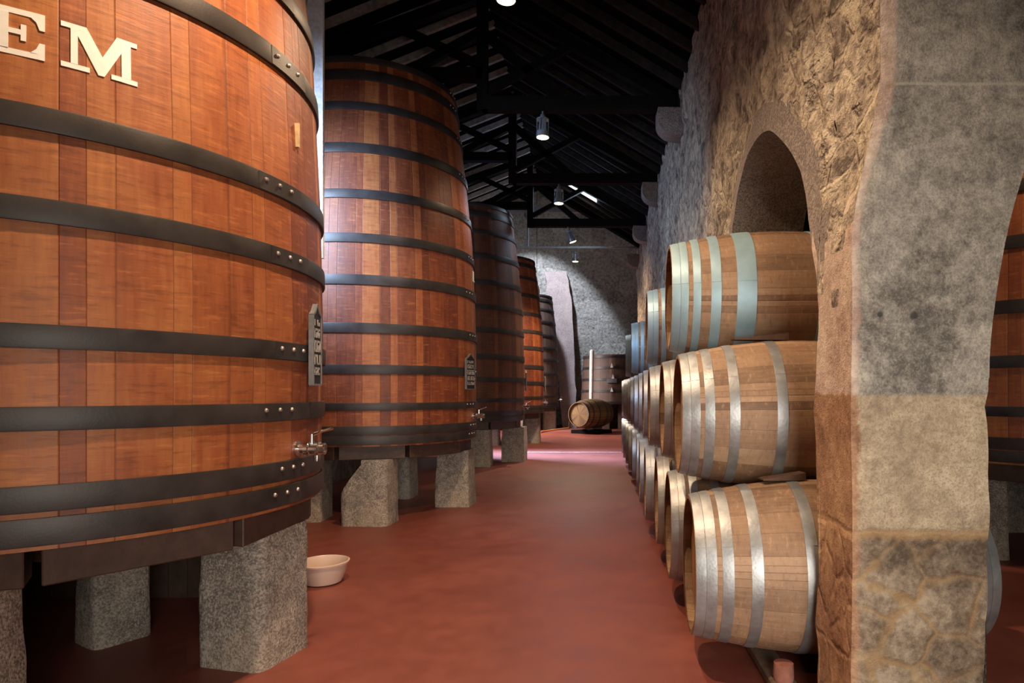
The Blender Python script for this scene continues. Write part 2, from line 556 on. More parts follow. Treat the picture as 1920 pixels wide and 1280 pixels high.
def tube(bm, pts, r, n=8):
    pts = [Vector(p) for p in pts]
    rings = []
    for i, p in enumerate(pts):
        d = (pts[min(i + 1, len(pts) - 1)] - pts[max(i - 1, 0)]).normalized()
        up = Vector((0, 0, 1)) if abs(d.z) < 0.9 else Vector((1, 0, 0))
        s = d.cross(up).normalized()
        u = s.cross(d)
        rr = r[i] if isinstance(r, (list, tuple)) else r
        rings.append([bm.verts.new(p + s * rr * math.cos(2 * PI * k / n) + u * rr * math.sin(2 * PI * k / n)) for k in range(n)])
    for A, B in zip(rings, rings[1:]):
        for k in range(n):
            bm.faces.new([A[k], A[(k + 1) % n], B[(k + 1) % n], B[k]])
    bm.faces.new(rings[0][::-1])
    bm.faces.new(rings[-1])


def nvec(p, f, seed=0.0):
    q = Vector(p) * f + Vector((seed, seed * 1.7, -seed))
    return noise.noise_vector(q)


def fract_disp(p, amp, seed=0.0):
    return nvec(p, 1.6, seed) * amp * 0.9 + nvec(p, 4.5, seed + 3) * amp * 0.55 + nvec(p, 12, seed + 9) * amp * 0.28


def sstep(x, a, b):
    t = max(0.0, min(1.0, (x - a) / (b - a)))
    return t * t * (3 - 2 * t)


# ------------------------------------------------------------------ the setting
XW, TW = 1.127, 0.60           # aisle face and thickness of the arcade wall
Y0, Y1, YE = 2.80, 3.24, 18.3  # near pier front and back, wall end
ROOF_X, ROOF_Z, SL, SLL = -1.60, 7.25, 0.60, 0.40

bm = bmesh.new()
box(bm, (-9, -4.4, -0.2), (9.5, 30.6, 0))
struct('floor', bm, M_FLOOR, smooth=False)
bm = bmesh.new()
box(bm, (-1.9, 16.86, 0.0), (0.95, 16.92, 0.012))
struct('trim_1', bm, simple('pale_joint_strip', (0.75, 0.70, 0.72), 0.3), smooth=False)

# arcade wall: columns along Y, from its own lower edge (pier foot, arch, high lintel) to the eaves
AC, AR, AZ = 4.3, 1.05, 2.45
ARCH = [(Y1, 2.13), (3.36, 2.45), (3.50, 2.75), (3.75, 3.08), (4.00, 3.28), (4.30, 3.41), (4.60, 3.45), (4.90, 3.39), (5.10, 3.27), (5.25, 3.09), (5.33, 2.93)]


for _ in range(3):      # round the arch off
    A2 = [ARCH[0]]
    for (a, za), (b_, zb_) in zip(ARCH, ARCH[1:]):
        A2 += [(a * .75 + b_ * .25, za * .75 + zb_ * .25), (a * .25 + b_ * .75, za * .25 + zb_ * .75)]
    ARCH = A2 + [ARCH[-1]]


def zbot(y):
    if y >= ARCH[-1][0]:
        return 2.93
    for (a, za), (b, zb_) in zip(ARCH, ARCH[1:]):
        if y <= b:
            return za + (zb_ - za) * (y - a) / (b - a)
    return 2.93


def ring_of(y, z):
    """distance outside the arch edge"""
    d = 9.0
    for (a, za), (b, zb_) in zip(ARCH, ARCH[1:]):
        p, q, r = Vector((a, za)), Vector((b, zb_)), Vector((y, z))
        t = max(0.0, min(1.0, (r - p).dot(q - p) / (q - p).length_squared))
        d = min(d, (p + (q - p) * t - r).length)
    return d


def ztop(x):
    return ROOF_Z - SL * (x - ROOF_X)


def wall_disp(p):
    y, z = p.y, p.z
    # smooth dressed stone round the arch, rough rubble elsewhere
    ring = ring_of(y, z)
    rough = sstep(ring, 0.08, 0.30)
    if y < Y1 + 0.05 and z < 2.4:
        rough = 0.30 * sstep(y, Y0, Y0 + 0.2)
    amp = 0.014 + 0.045 * rough
    d = fract_disp(p, amp, 2.0)
    if p.x > XW + 0.05:
        d *= 0.25
    d.z *= 0.5
    w_ = sstep(y, Y0, Y0 + 0.22)
    return fract_disp(p, 0.007, 8) * (1 - w_) + d * w_


def xshift(y, z):
    return 0.125 * sstep(z, 2.25, 3.1) * (1 - sstep(y, Y0, Y0 + 1.2))


ys = [Y0, Y0 + .09, Y0 + .18, Y0 + .27, Y0 + .36, Y1]
arch = [(Y1 + 5.33) / 2 - (5.33 - Y1) / 2 * math.cos(PI * k / 44) for k in range(45)]
rest = []
y = 5.33
while y < YE:
    y += 0.07 if y < 9 else 0.11 if y < 13 else 0.2
    rest.append(min(y, YE))
NZ = 70
bm = bmesh.new()


def wall_column(y, zb):
    out = []
    for j in range(NZ + 1):
        t = j / NZ
        z = zb + (5.92 - zb) * t
        p = Vector((XW, y, z))
        out.append(p)
    return out


def emit(cols):
    """front face, back face"""
    front, back = [], []
    for y, zb in cols:
        fr, bk = [], []
        for p in wall_column(y, zb):
            q = p + Vector((xshift(p.y, p.z), 0, 0))
            fr.append(bm.verts.new(q + wall_disp(p)))
            r = Vector((XW + TW, p.y, p.z))
            bk.append(bm.verts.new(r + wall_disp(r)))
        front.append(fr)
        back.append(bk)
    for L, flip in ((front, False), (back, True)):
        for A, B in zip(L, L[1:]):
            for j in range(NZ):
                f = [A[j], B[j], B[j + 1], A[j + 1]]
                bm.faces.new(f[::-1] if flip else f)
    return front, back


def strip(pf, pb, m=8):
    """soffit or jamb between a front and a back row of vertices"""
    prev = pf
    for k in range(1, m + 1):
        if k == m:
            cur = pb
        else:
            cur = []
            for a, b in zip(pf, pb):
                q = a.co.lerp(b.co, k / m)
                cur.append(bm.verts.new(q + fract_disp(q, 0.006, 5)))
        for i in range(len(prev) - 1):
            try:
                bm.faces.new([prev[i], prev[i + 1], cur[i + 1], cur[i]])
            except ValueError:
                pass
        prev = cur


pf, pb = emit([(y, 0.0) for y in ys])
strip(pf[-1], pb[-1])
af, ab = emit([(y, zbot(y)) for y in arch] + [(y, 2.93) for y in rest])
strip([c[0] for c in af], [c[0] for c in ab])
strip(af[-1], ab[-1])
# material slots by place
for f in bm.faces:
    c = f.calc_center_median()
    ring = ring_of(c.y, c.z)
    if XW + 0.22 < c.x or (abs(f.normal.x) < 0.5 and c.y > 3.5 and ring < 0.05):
        f.material_index = 1
    elif c.y < Y1 + 0.1 and c.z < 2.25 + 0.5 * noise.noise(c * 6):
        f.material_index = 2
    elif ring < 0.17 + 0.05 * noise.noise(c * 7) and c.z > 2.3:
        f.material_index = 1
    else:
        f.material_index = 0
struct('wall_right', bm, [M_RUBBLE, M_JAMB, M_PIER])

# cross arcade at Y0..Y0+0.5 running off to the right from the near pier
CR, CXC, CZ = 3.3, 5.03, 1.60


def czb(x):
    if x <= 1.728:
        return 0.0
    d = CR * CR - (x - CXC) ** 2
    return CZ + math.sqrt(max(0.0, d))


bm = bmesh.new()
xs1 = [XW + (1.728 - XW) * k / 16 for k in range(17)]
xs2 = [CXC - CR * math.cos(PI / 2 * k / 60) for k in range(61)]
xs2[0] = 1.69


def cross(xs, zf):
    front, back = [], []
    for x in xs:
        fr, bk = [], []
        zb = zf(x)
        for j in range(81):
            z = zb + (5.92 - zb) * j / 80
            s = xshift(Y0, z) * max(0.0, 1 - (x - XW) / 0.5)
            p = Vector((x, Y0 - 0.012 * min(1.0, (x - XW) / 0.06) + (0.006 if x == 1.69 else 0), z))
            e = fract_disp(p, 0.007, 8)
            # worn right-hand edge with a nick at each course joint
            if abs(x - 1.728) < 0.01 and z < 2.2:
                e.x += 0.012 * noise.noise(Vector((3, 3, z * 5))) - 0.022 * math.exp(-((z - 1.575) / 0.03) ** 2)
                if z < 1.0:
                    e.x -= 0.022 * sstep(z, 1.0, 0.2)
            fr.append(bm.verts.new(p + Vector((s, 0, 0)) + e))
            p2 = Vector((x + s, Y0 + 0.42, z))
            bk.append(bm.verts.new(p2 + fract_disp(p2, 0.007, 8)))
        front.append(fr)
        back.append(bk)
    for L in (front, back):
        for A, B in zip(L, L[1:]):
            for j in range(80):
                bm.faces.new([A[j], B[j], B[j + 1], A[j + 1]])
    return front, back


cf, cb = cross(xs1, lambda x: 0.0)
strip(cf[-1], cb[-1])
df, db = cross(xs2, lambda x: CZ + math.sqrt(max(0.0, CR * CR - (x - CXC) ** 2)))
strip([c[0] for c in df], [c[0] for c in db])
struct('wall_front', bm, M_PIER)

# left wall with its windows, far wall, gable, side walls, rear wall


def wall_with_holes(name, lo, hi, axis, holes, mat, amp=0.0, seg=0.35):
    """axis X: wall runs along Y at x=lo[0]..hi[0]; holes: (u0,u1,z0,z1)"""
    bm = bmesh.new()
    ua, ub = (lo[1], hi[1]) if axis == 'X' else (lo[0], hi[0])
    us = sorted({ua, ub, *[h[0] for h in holes], *[h[1] for h in holes]})
    zs = sorted({lo[2], hi[2], *[h[2] for h in holes], *[h[3] for h in holes]})

    def refine(v):
        o = [v[0]]
        for a, b in zip(v, v[1:]):
            n = max(1, int((b - a) / seg))
            o += [a + (b - a) * (k + 1) / n for k in range(n)]
        return o
    us, zs = refine(us), refine(zs)

    def inside(u, z):
        return any(h[0] < u < h[1] and h[2] < z < h[3] for h in holes)
    solid = {}
    for i in range(len(us) - 1):
        for j in range(len(zs) - 1):
            solid[i, j] = not inside((us[i] + us[i + 1]) / 2, (zs[j] + zs[j + 1]) / 2)
    cache = {}

    def V(i, j, s):
        if (i, j, s) not in cache:
            if axis == 'X':
                p = Vector(((lo[0], hi[0])[s], us[i], zs[j]))
            else:
                p = Vector((us[i], (lo[1], hi[1])[s], zs[j]))
            cache[i, j, s] = bm.verts.new(p + (fract_disp(p, amp, 4) if amp else Vector()))
        return cache[i, j, s]
    for (i, j), ok in solid.items():
        if not ok:
            continue
        for s in (0, 1):
            bm.faces.new([V(i, j, s), V(i + 1, j, s), V(i + 1, j + 1, s), V(i, j + 1, s)])
        for di, dj, e in ((-1, 0, ((0, 0), (0, 1))), (1, 0, ((1, 0), (1, 1))), (0, -1, ((0, 0), (1, 0))), (0, 1, ((0, 1), (1, 1)))):
            if not solid.get((i + di, j + dj), False):
                (a, b), (c, d) = e
                bm.faces.new([V(i + a, j + b, 0), V(i + c, j + d, 0), V(i + c, j + d, 1), V(i + a, j + b, 1)])
    return struct(name, bm, mat)


WIN = [(5.75, 4.2, 1.0, 1.3), (12.0, 4.2, 1.0, 1.2), (17.4, 2.3, 1.3, 2.2), (24.0, 3.6, 1.4, 2.0)]
M_PLASTER = rubble_material('dim_stone_wall', [(0.25, (0.12, 0.10, 0.085)), (0.5, (0.2, 0.17, 0.145)), (0.8, (0.3, 0.26, 0.22))], (0.34, 0.3, 0.25), 1.4)
wall_with_holes('wall_left', (-5.2, -4.4, 0), (-4.75, 30.6, 11.6), 'X', [(y - a / 2, y + a / 2, z - b / 2, z + b / 2) for y, z, a, b in WIN], M_PLASTER, 0.0, 1.2)
for k, (y, z, a, b) in enumerate(WIN):
    bm = bmesh.new()
    for u in (y - a / 2 + .03, y, y + a / 2 - .03):
        box(bm, (-5.02, u - .03, z - b / 2), (-4.96, u + .03, z + b / 2))
    for v in (z - b / 2 + .03, z, z + b / 2 - .03):
        box(bm, (-5.02, y - a / 2, v - .03), (-4.96, y + a / 2, v + .03))
    wf = struct('window_%d' % (k + 1), bm, M_BEAM, smooth=False)
    bm = bmesh.new()
    box(bm, (-5.04, y - a / 2, z - b / 2), (-5.03, y + a / 2, z + b / 2))
    link('pane', bm, M_SKYW, wf, False)

wall_with_holes('wall_back', (-5.2, 30.0, 0), (5.4, 30.5, 11.6), 'Y', [], M_FARSTONE, 0.09, 0.3)
bm = bmesh.new()
box(bm, (5.0, YE, 0), (5.3, 30.2, 11.6))
struct('wall_far_right', bm, M_PLASTER, smooth=False)
bm = bmesh.new()     # gable over the end of the first roof
Yg = 17.2
for ya in (Yg, Yg + 0.35):
    pass
g = [(-5.1, ROOF_Z - SLL * 3.5), (ROOF_X, ROOF_Z), (XW + TW + 3.6, ROOF_Z - SL * (XW + TW + 3.6 - ROOF_X)), (XW + TW + 3.6, 11.6), (-5.1, 11.6)]
for ya in (Yg + .02, Yg + 0.3):
    vs = [bm.verts.new((x, ya, z)) for x, z in g]
    bm.faces.new(vs)
bm.verts.ensure_lookup_table()
n = len(g)
for i in range(n):
    j = (i + 1) % n
    bm.faces.new([bm.verts[i], bm.verts[j], bm.verts[n + j], bm.verts[n + i]])
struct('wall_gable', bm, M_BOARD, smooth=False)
bm = bmesh.new()
box(bm, (9.0, -4.4, 0), (9.4, YE, 5.95))
box(bm, (5.3, YE, 0), (9.4, YE + .3, 5.95))
struct('wall_side_aisle', bm, simple('dark_side_stone', (0.05, 0.04, 0.035), 0.9), smooth=False)
wall_with_holes('wall_rear', (-5.2, -2.4, 0), (9.4, -2.0, 7.4), 'Y', [(0.1, 1.7, 0, 2.8)], M_PLASTER, 0.0, 2.0)
bm = bmesh.new()
box(bm, (0.1, -2.3, 0), (1.7, -2.27, 2.8))
struct('door_1', bm, emissive('daylight_beyond_entrance', (1.0, 0.92, 0.8), 0.5), smooth=False)

# ceiling: two pitched boarded planes with the opening of the roof window, flat boards over the aisle, high far bay


def roofz(x):
    return ROOF_Z - (SL if x > ROOF_X else SLL) * abs(x - ROOF_X)


SKX0, SKX1, SKY0, SKY1 = -0.78, -0.02, 15.05, 16.0
bm = bmesh.new()


def slab(x0, x1, y0, y1, th=0.06):
    vs = []
    for dz in (0.0, th):
        for x, y in ((x0, y0), (x1, y0), (x1, y1), (x0, y1)):
            vs.append(bm.verts.new((x, y, roofz(x) + dz + 0.14)))
    for q in ((0, 1, 2, 3), (4, 5, 6, 7), (0, 1, 5, 4), (1, 2, 6, 5), (2, 3, 7, 6), (3, 0, 4, 7)):
        bm.faces.new([vs[k] for k in q])


slab(-5.2, ROOF_X, -4.4, Yg)
for x0, x1, y0, y1 in ((ROOF_X, SKX0, -4.4, Yg), (SKX0, SKX1, -4.4, SKY0), (SKX0, SKX1, SKY1, Yg), (SKX1, XW + TW, -4.4, Yg)):
    slab(x0, x1, y0, y1)
box(bm, (XW + TW - .05, -4.4, 5.90), (9.4, YE + .3, 6.0))
box(bm, (XW - 0.02, Yg, 5.72), (XW + TW, YE, 5.8))
box(bm, (-5.2, Yg, 11.5), (5.4, 30.6, 11.62))
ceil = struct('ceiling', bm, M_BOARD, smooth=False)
# common rafters: one timber, coloured as shaded on the right slope and lit on the left
k = 0
y = 2.4
while y < Yg - 0.1:
    inhole = SKY0 < y < SKY1
    for x1 in (-4.75, XW + 0.02):
        b2 = bmesh.new()
        if inhole and x1 > 0:
            bar(b2, (ROOF_X, y, ROOF_Z + 0.08), (SKX0, y, roofz(SKX0) + 0.08), 0.06, 0.10)
            bar(b2, (SKX1, y, roofz(SKX1) + 0.08), (x1, y, roofz(x1) + 0.08), 0.06, 0.10)
        else:
            bar(b2, (ROOF_X, y, ROOF_Z + 0.08), (x1, y, roofz(x1) + 0.08), 0.06, 0.10)
        link('rafter', b2, M_SHADERAFTER if x1 > 0 else M_LITRAFTER, ceil, False)
    y += 0.46
# roof window
bm = bmesh.new()
pane = [(SKX0, SKY0), (SKX1, SKY0), (SKX1, SKY1), (SKX0, SKY1)]
for a, b in zip(pane, pane[1:] + pane[:1]):
    bar(bm, (a[0], a[1], roofz(a[0]) + .16), (b[0], b[1], roofz(b[0]) + .16), 0.05, 0.08)
sk = struct('window_5', bm, M_PAINT, smooth=False)
bm = bmesh.new()
bm.faces.new([bm.verts.new((x, y, roofz(x) + 0.17)) for x, y in pane])
vs = bmesh.ops.extrude_face_region(bm, geom=bm.faces[:])['geom']
bmesh.ops.translate(bm, vec=(0, 0, 0.02), verts=[v for v in vs if isinstance(v, bmesh.types.BMVert)])
link('pane', bm, M_SKY, sk, False)
bm = bmesh.new()
tube(bm, [(-0.42, 15.1, 6.72), (-0.47, 15.1, 6.45)], [0.035, 0.045], 8)  # white stub added in place of the lit reveal of the opening
link('lit_reveal_stub', bm, M_PAINT, sk)
bm = bmesh.new()
box(bm, (-4.2, 23.2, 11.46), (-2.2, 25.8, 11.49))
struct('window_6', bm, M_SKY, smooth=False)

# roof trusses
TY = [-0.45, 2.60, 5.65, 8.70, 11.75, 14.80]
tr_names = ['nearest to the entrance door', 'second from the entrance door', 'carrying the first visible hanging spotlight', 'holding the largest lit spotlight',
            'holding the second lit spotlight, in front of the roof window', 'lit blue beside the roof window']
for y, nm in zip(TY, tr_names):
    t = empty('roof_truss', (0, y, 5.5))
    tag(t, 'dark timber roof truss ' + nm, 'roof truss', 'timber trusses across the hall')
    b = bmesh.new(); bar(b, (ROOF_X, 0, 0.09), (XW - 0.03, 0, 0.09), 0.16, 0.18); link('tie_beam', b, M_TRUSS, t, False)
    b = bmesh.new(); bar(b, (-4.74, 0, 0.50), (ROOF_X, 0, 0.50), 0.14, 0.16); link('collar_beam', b, M_TRUSS, t, False)
    b = bmesh.new(); bar(b, (ROOF_X, 0, 0.0), (ROOF_X, 0, 1.66), 0.14, 0.14); link('king_post', b, M_TRUSS, t, False)
    for s, xe in ((-1, -4.70), (1, XW - 0.06)):
        b = bmesh.new(); bar(b, (ROOF_X, 0, 1.62), (xe, 0, 1.62 - (SL if s > 0 else SLL) * abs(xe - ROOF_X) + 0.12), 0.12, 0.15); link('principal_rafter', b, M_TRUSS, t, False)
        b = bmesh.new(); bar(b, (ROOF_X, 0, 0.62 if s < 0 else 0.24), (ROOF_X + s * 1.25, 0, 1.2 if s < 0 else 0.90), 0.09, 0.10); link('strut', b, M_TRUSS, t, False)
        b = bmesh.new(); bar(b, (ROOF_X, 0, 1.1), (ROOF_X + s * 1.12, 0, 0.5 if s < 0 else 0.14), 0.09, 0.12); link('brace', b, M_TRUSS, t, False)
# steel rail over the far lamps
t = empty('steel_rail', (0, 17.75, 5.70))
tag(t, 'thin steel rail hung by a pipe in front of the far stone wall', 'rail')
b = bmesh.new(); bar(b, (-4.76, 0, 0), (XW + .02, 0, 0), 0.05, 0.05); link('bar', b, M_ZINC, t, False)
b = bmesh.new(); tube(b, [(-1.98, 0, 0.02), (-1.98, 0, 0.80)], 0.03, 10); lathe(b, [(0, 0.98), (0.12, 0.98), (0.12, 0.9), (0.04, 0.78), (0, 0.78)], 12, origin=(-1.98, 0, 0)); link('hanger', b, M_ZINC, t)
b = bmesh.new(); bar(b, (-4.78, 17.62, 6.72), (0.35, 17.62, 6.72), 0.16, 0.16)
tag(link('cross_beam', b, simple('grey_painted_beam', (0.20, 0.22, 0.25), 0.5), None, False), 'grey beam against the gable above the far lamps, washed by blue daylight', 'beam')
b = bmesh.new(); box(b, (-2.95, 29.2, 9.3), (-2.55, 29.86, 9.7))

# stone corbels under the truss ends
for y, nm in zip(TY[2:] + [17.8], ['outside the top of the picture, under the nearest truss', 'largest one, on the rubble wall under the nearest visible truss', 'second one along the rubble wall', 'third one along the rubble wall', 'smallest one, at the far end of the rubble wall']):
    b = bmesh.new()
    prof = []
    for k in range(9):
        a = PI / 2 * k / 8
        prof.append((XW + 0.03 - 0.35 * math.cos(a) ** 0.8 if k < 8 else XW + 0.03, 5.5 - 0.16 - 0.22 * math.sin(a)))
    prof = [(XW + 0.12, 5.49), (XW - 0.32, 5.49)] + prof + [(XW + 0.12, 5.12)]
    rows = []
    for yy in (y - 0.16, y - 0.14, y + 0.14, y + 0.16):
        rows.append([b.verts.new(Vector((px, yy, pz)) + fract_disp((px, yy, pz), 0.012, 1)) for px, pz in prof])
    for A, B in zip(rows, rows[1:]):
        for i in range(len(prof)):
            j = (i + 1) % len(prof)
            b.faces.new([A[i], A[j], B[j], B[i]])
    b.faces.new(rows[0]); b.faces.new(rows[-1][::-1])
    if y > 6:
        tag(link('stone_corbel', b, M_JAMB), 'rounded stone corbel, ' + nm, 'corbel', 'corbels under the truss ends')
    else:
        b.free()

# hanging spotlights


def make_lamp():
    t = empty('hanging_spotlight')
    b = bmesh.new()
    lathe(b, [(0, 0.30), (0.035, 0.30), (0.04, 0.24), (0.052, 0.22), (0.06, 0.10), (0.06, 0.07)], 20)
    link('housing', b, M_ZINC, t)
    b = bmesh.new()
    for k in range(6):
        a = 2 * PI * k / 6
        bar(b, (0.078 * math.cos(a), 0.078 * math.sin(a), 0.24), (0.078 * math.cos(a), 0.078 * math.sin(a), 0.06), 0.012, 0.012)
    lathe(b, [(0.04, 0.245), (0.085, 0.245), (0.085, 0.23), (0.04, 0.23)], 20)
    link('cage', b, M_ZINC, t, False)
    b = bmesh.new()
    lathe(b, [(0.055, 0.075), (0.085, 0.07), (0.092, -0.01), (0.084, -0.012), (0.078, 0.05), (0.055, 0.06)], 24)
    link('reflector', b, M_ZINC, t)
    b = bmesh.new()
    lathe(b, [(0, -0.018), (0.04, -0.014), (0.078, -0.002), (0.078, 0.012), (0, 0.012)], 20)
    link('lens', b, M_LENS, t)
    b = bmesh.new(); tube(b, [(0, 0, 0.29), (0, 0, 0.36)], 0.012, 8)
    link('stem', b, M_ZINC, t)
    return t


lamp0 = make_lamp()
LAMPS = [(-0.80, -0.45, 5.15, 'above the entrance'), (-0.82, 2.60, 5.15, 'above the nearest vat'), (-0.83, 5.65, 5.15, 'cut by the top edge of the picture'),
         (-0.77, 8.70, 5.15, 'largest one fully in view, round warm lens below a caged housing'), (-0.74, 11.75, 5.15, 'second one in view, below and beyond the largest'),
         (-0.70, 14.80, 5.15, 'tilted dim one between the second lit lamp and the farthest lit lamp'), (-0.65, 17.75, 5.31, 'farthest one, pale housing on the thin steel rail')]
lamps = []
for i, (x, y, z, nm) in enumerate(LAMPS):
    t = lamp0 if i == 0 else copy_tree(lamp0)
    t.location = (x, y, z)
    if i == 5:
        t.rotation_euler = (0.0, -0.35, 0.2)
        t.location = (x + 0.1, y, z + 0.01)
    tag(t, 'hanging spotlight, ' + nm, 'spotlight', 'spotlights down the hall')
    lamps.append(t)
for i, t in enumerate(lamps):
    l = bpy.data.lights.new('spot', 'SPOT')
    l.energy = [60, 600, 430, 90, 20, 160, 800][i]
    l.color = WARM
    l.spot_size = math.radians(135)
    l.spot_blend = 0.7
    l.shadow_soft_size = 0.06
    o = bpy.data.objects.new('spot', l)
    COL.objects.link(o)
    o.parent = t
    o.location = (0, 0, -0.06)

# ------------------------------------------------------------------ vats
ZS = [0.97, 2.0, 2.8, 3.77, 4.67, 5.6, 5.8]
RS = [1.385, 1.40, 1.385, 1.34, 1.25, 1.13, 1.10]


def RV(z):
    if z <= ZS[0]:
        return RS[0]
    for a, b, ra, rb in zip(ZS, ZS[1:], RS, RS[1:]):
        if z <= b:
            return ra + (rb - ra) * (z - a) / (b - a)
    return RS[-1]


def surf(a, z, off=0.0):
    r = RV(z) + off
    return Vector((r * math.cos(a), r * math.sin(a), z))


HOOPS = [(0.985, 1.10), (1.125, 1.235), (1.46, 1.56), (1.80, 1.90), (2.32, 2.42), (2.70, 2.80), (3.43, 3.54), (3.85, 3.96), (4.30, 4.40), (4.72, 4.82), (5.12, 5.22), (5.50, 5.62)]
HOOPS2 = [(0.985, 1.09), (1.10, 1.21), (1.40, 1.49), (1.84, 1.95), (2.33, 2.45), (2.91, 3.03), (3.42, 3.53), (3.96, 4.07), (4.53, 4.65), (5.08, 5.18), (5.47, 5.60), (5.70, 5.78)]


def letter_prism(polys, a_mid, z0, sx, sz, off=0.004, vertical=True):
    """polys in unit letter space, wrapped onto the vat; returns bmesh"""
    b = bmesh.new()
    for poly in polys:
        # subdivide edges so that the strip follows the curve
        rows = []
        for lvl in (off, 0.001):
            rows.append([b.verts.new(surf(a_mid + u * sx, z0 + v * sz, lvl)) for u, v in poly])
        b.faces.new(rows[0])
        for i in range(len(poly)):
            j = (i + 1) % len(poly)
            b.faces.new([rows[0][i], rows[0][j], rows[1][j], rows[1][i]])
    bmesh.ops.remove_doubles(b, verts=b.verts, dist=1e-5)
    return b


def rect(u0, v0, u1, v1):
    return [(u0, v0), (u1, v0), (u1, v1), (u0, v1)]


M_POLYS = [rect(0.0, 0.0, 0.36, 0.11), rect(0.0, 0.89, 0.26, 1.0), rect(0.12, 0.11, 0.21, 0.89),
           [(0.13, 1.0), (0.32, 1.0), (0.575, 0.30), (0.52, 0.0), (0.47, 0.0)], [(0.47, 0.0), (0.55, 0.0), (0.86, 0.89), (0.86, 1.0), (0.72, 1.0), (0.44, 0.18)],
           rect(0.72, 0.0, 1.0, 0.11), rect(0.78, 0.11, 0.91, 0.89), rect(0.76, 0.89, 1.0, 1.0), rect(0.64, 0.0, 0.80, 0.11)]
E_POLYS = [rect(0.0, 0.0, 0.9, 0.12), rect(0.0, 0.88, 0.9, 1.0), rect(0.15, 0.12, 0.34, 0.88), rect(0.34, 0.45, 0.58, 0.56), rect(0.56, 0.33, 0.66, 0.68),
           [(0.78, 0.12), (0.9, 0.12), (1.0, 0.12), (1.0, 0.36), (0.90, 0.36), (0.84, 0.22), (0.74, 0.12)], [(0.74, 0.88), (0.84, 0.80), (0.9, 0.64), (1.0, 0.64), (1.0, 1.0), (0.9, 1.0), (0.9, 0.88)],
           rect(0.88, 0.0, 1.0, 0.12)]


def make_tap(parent, ang, z):
    """steel butterfly tap sticking out of the staves, with its lever"""
    base = surf(ang, z)
    M = Matrix.Translation(base) @ Matrix.Rotation(ang, 4, 'Z')
    b = bmesh.new()
    lathe(b, [(0, -0.01), (0.045, -0.01), (0.045, 0.012), (0.026, 0.014), (0.026, 0.05), (0.040, 0.052), (0.040, 0.075), (0.030, 0.078), (0.030, 0.105),
              (0.042, 0.108), (0.042, 0.135), (0.034, 0.138), (0.034, 0.165), (0.026, 0.168), (0.0, 0.160)], 20, 'X')
    lathe(b, [(0, -0.07), (0.018, -0.07), (0.02, -0.03), (0.02, 0.0)], 14, 'Z', origin=(0.12, 0, 0))
    b.transform(M)
    tp = link('tap', b, M_STEEL, parent)
    tp['label'] = 'polished steel tap'
    b = bmesh.new()
    tube(b, [(0.09, 0, 0.02), (0.09, 0, 0.085)], 0.012, 10)
    tube(b, [(0.09, 0, 0.08), (0.13, 0.04, 0.10), (0.16, 0.11, 0.115)], [0.010, 0.008, 0.012], 8)
    b.transform(M)
    link('lever', b, M_STEEL, tp)


def make_plaque(parent, ang, z0, z1, wide=0.22, standoff=0.05, txt=True):
    """slate sign with a pointed top on a standoff in front of the hoops"""
    zc = (z0 + z1) / 2
    M = Matrix.Translation(surf(ang, zc, standoff)) @ Matrix.Rotation(ang, 4, 'Z')
    hw, hh = wide / 2, (z1 - z0) / 2
    pr = [(-hw, -hh), (hw, -hh), (hw, hh * 0.72), (hw * 0.55, hh * 0.80), (0, hh), (-hw * 0.55, hh * 0.80), (-hw, hh * 0.72)]
    b = bmesh.new()
    A = [b.verts.new((0, u, v)) for u, v in pr]
    B = [b.verts.new((0.022, u, v)) for u, v in pr]
    b.faces.new(A); b.faces.new(B)
    for i in range(len(pr)):
        j = (i + 1) % len(pr)
        b.faces.new([A[i], A[j], B[j], B[i]])
    box(b, (-standoff, -0.02, -0.03), (0, 0.02, 0.03))
    b.transform(M)
    pl = link('plaque', b, M_SLATE, parent, False)
    pl['label'] = 'dark slate sign board'
    b = bmesh.new()
    for i in range(len(pr)):
        j = (i + 1) % len(pr)
        (u0, v0), (u1, v1) = pr[i], pr[j]
        bar(b, (0.012, u0, v0), (0.012, u1, v1), 0.012, 0.030, Vector((1, 0, 0)))
    b.transform(M)
    link('rim', b, M_EDGE, pl, False)
    if txt:
        b = bmesh.new()
        rnd = random.Random(5)
        v = hh * 0.62
        for row in range(5):
            hrow = (0.04, 0.06, 0.075, 0.065, 0.05)[row] * (z1 - z0) / 0.52
            u = -hw * 0.75
            while u < hw * 0.7:
                wch = rnd.uniform(0.022, 0.04)
                # strokes of a painted character
                box(b, (0.021, u, v - hrow), (0.026, u + 0.009, v))
                if rnd.random() < 0.7:
                    box(b, (0.021, u, v - 0.014), (0.026, u + wch, v))
                if rnd.random() < 0.7:
                    box(b, (0.021, u, v - hrow), (0.026, u + wch, v - hrow + 0.012))
                if rnd.random() < 0.6:
                    box(b, (0.021, u + wch - 0.009, v - hrow), (0.026, u + wch, v - hrow * 0.4))
                u += wch + 0.014
            v -= hrow + 0.016
        b.transform(M)
        link('lettering', b, M_CHALK, pl, False)


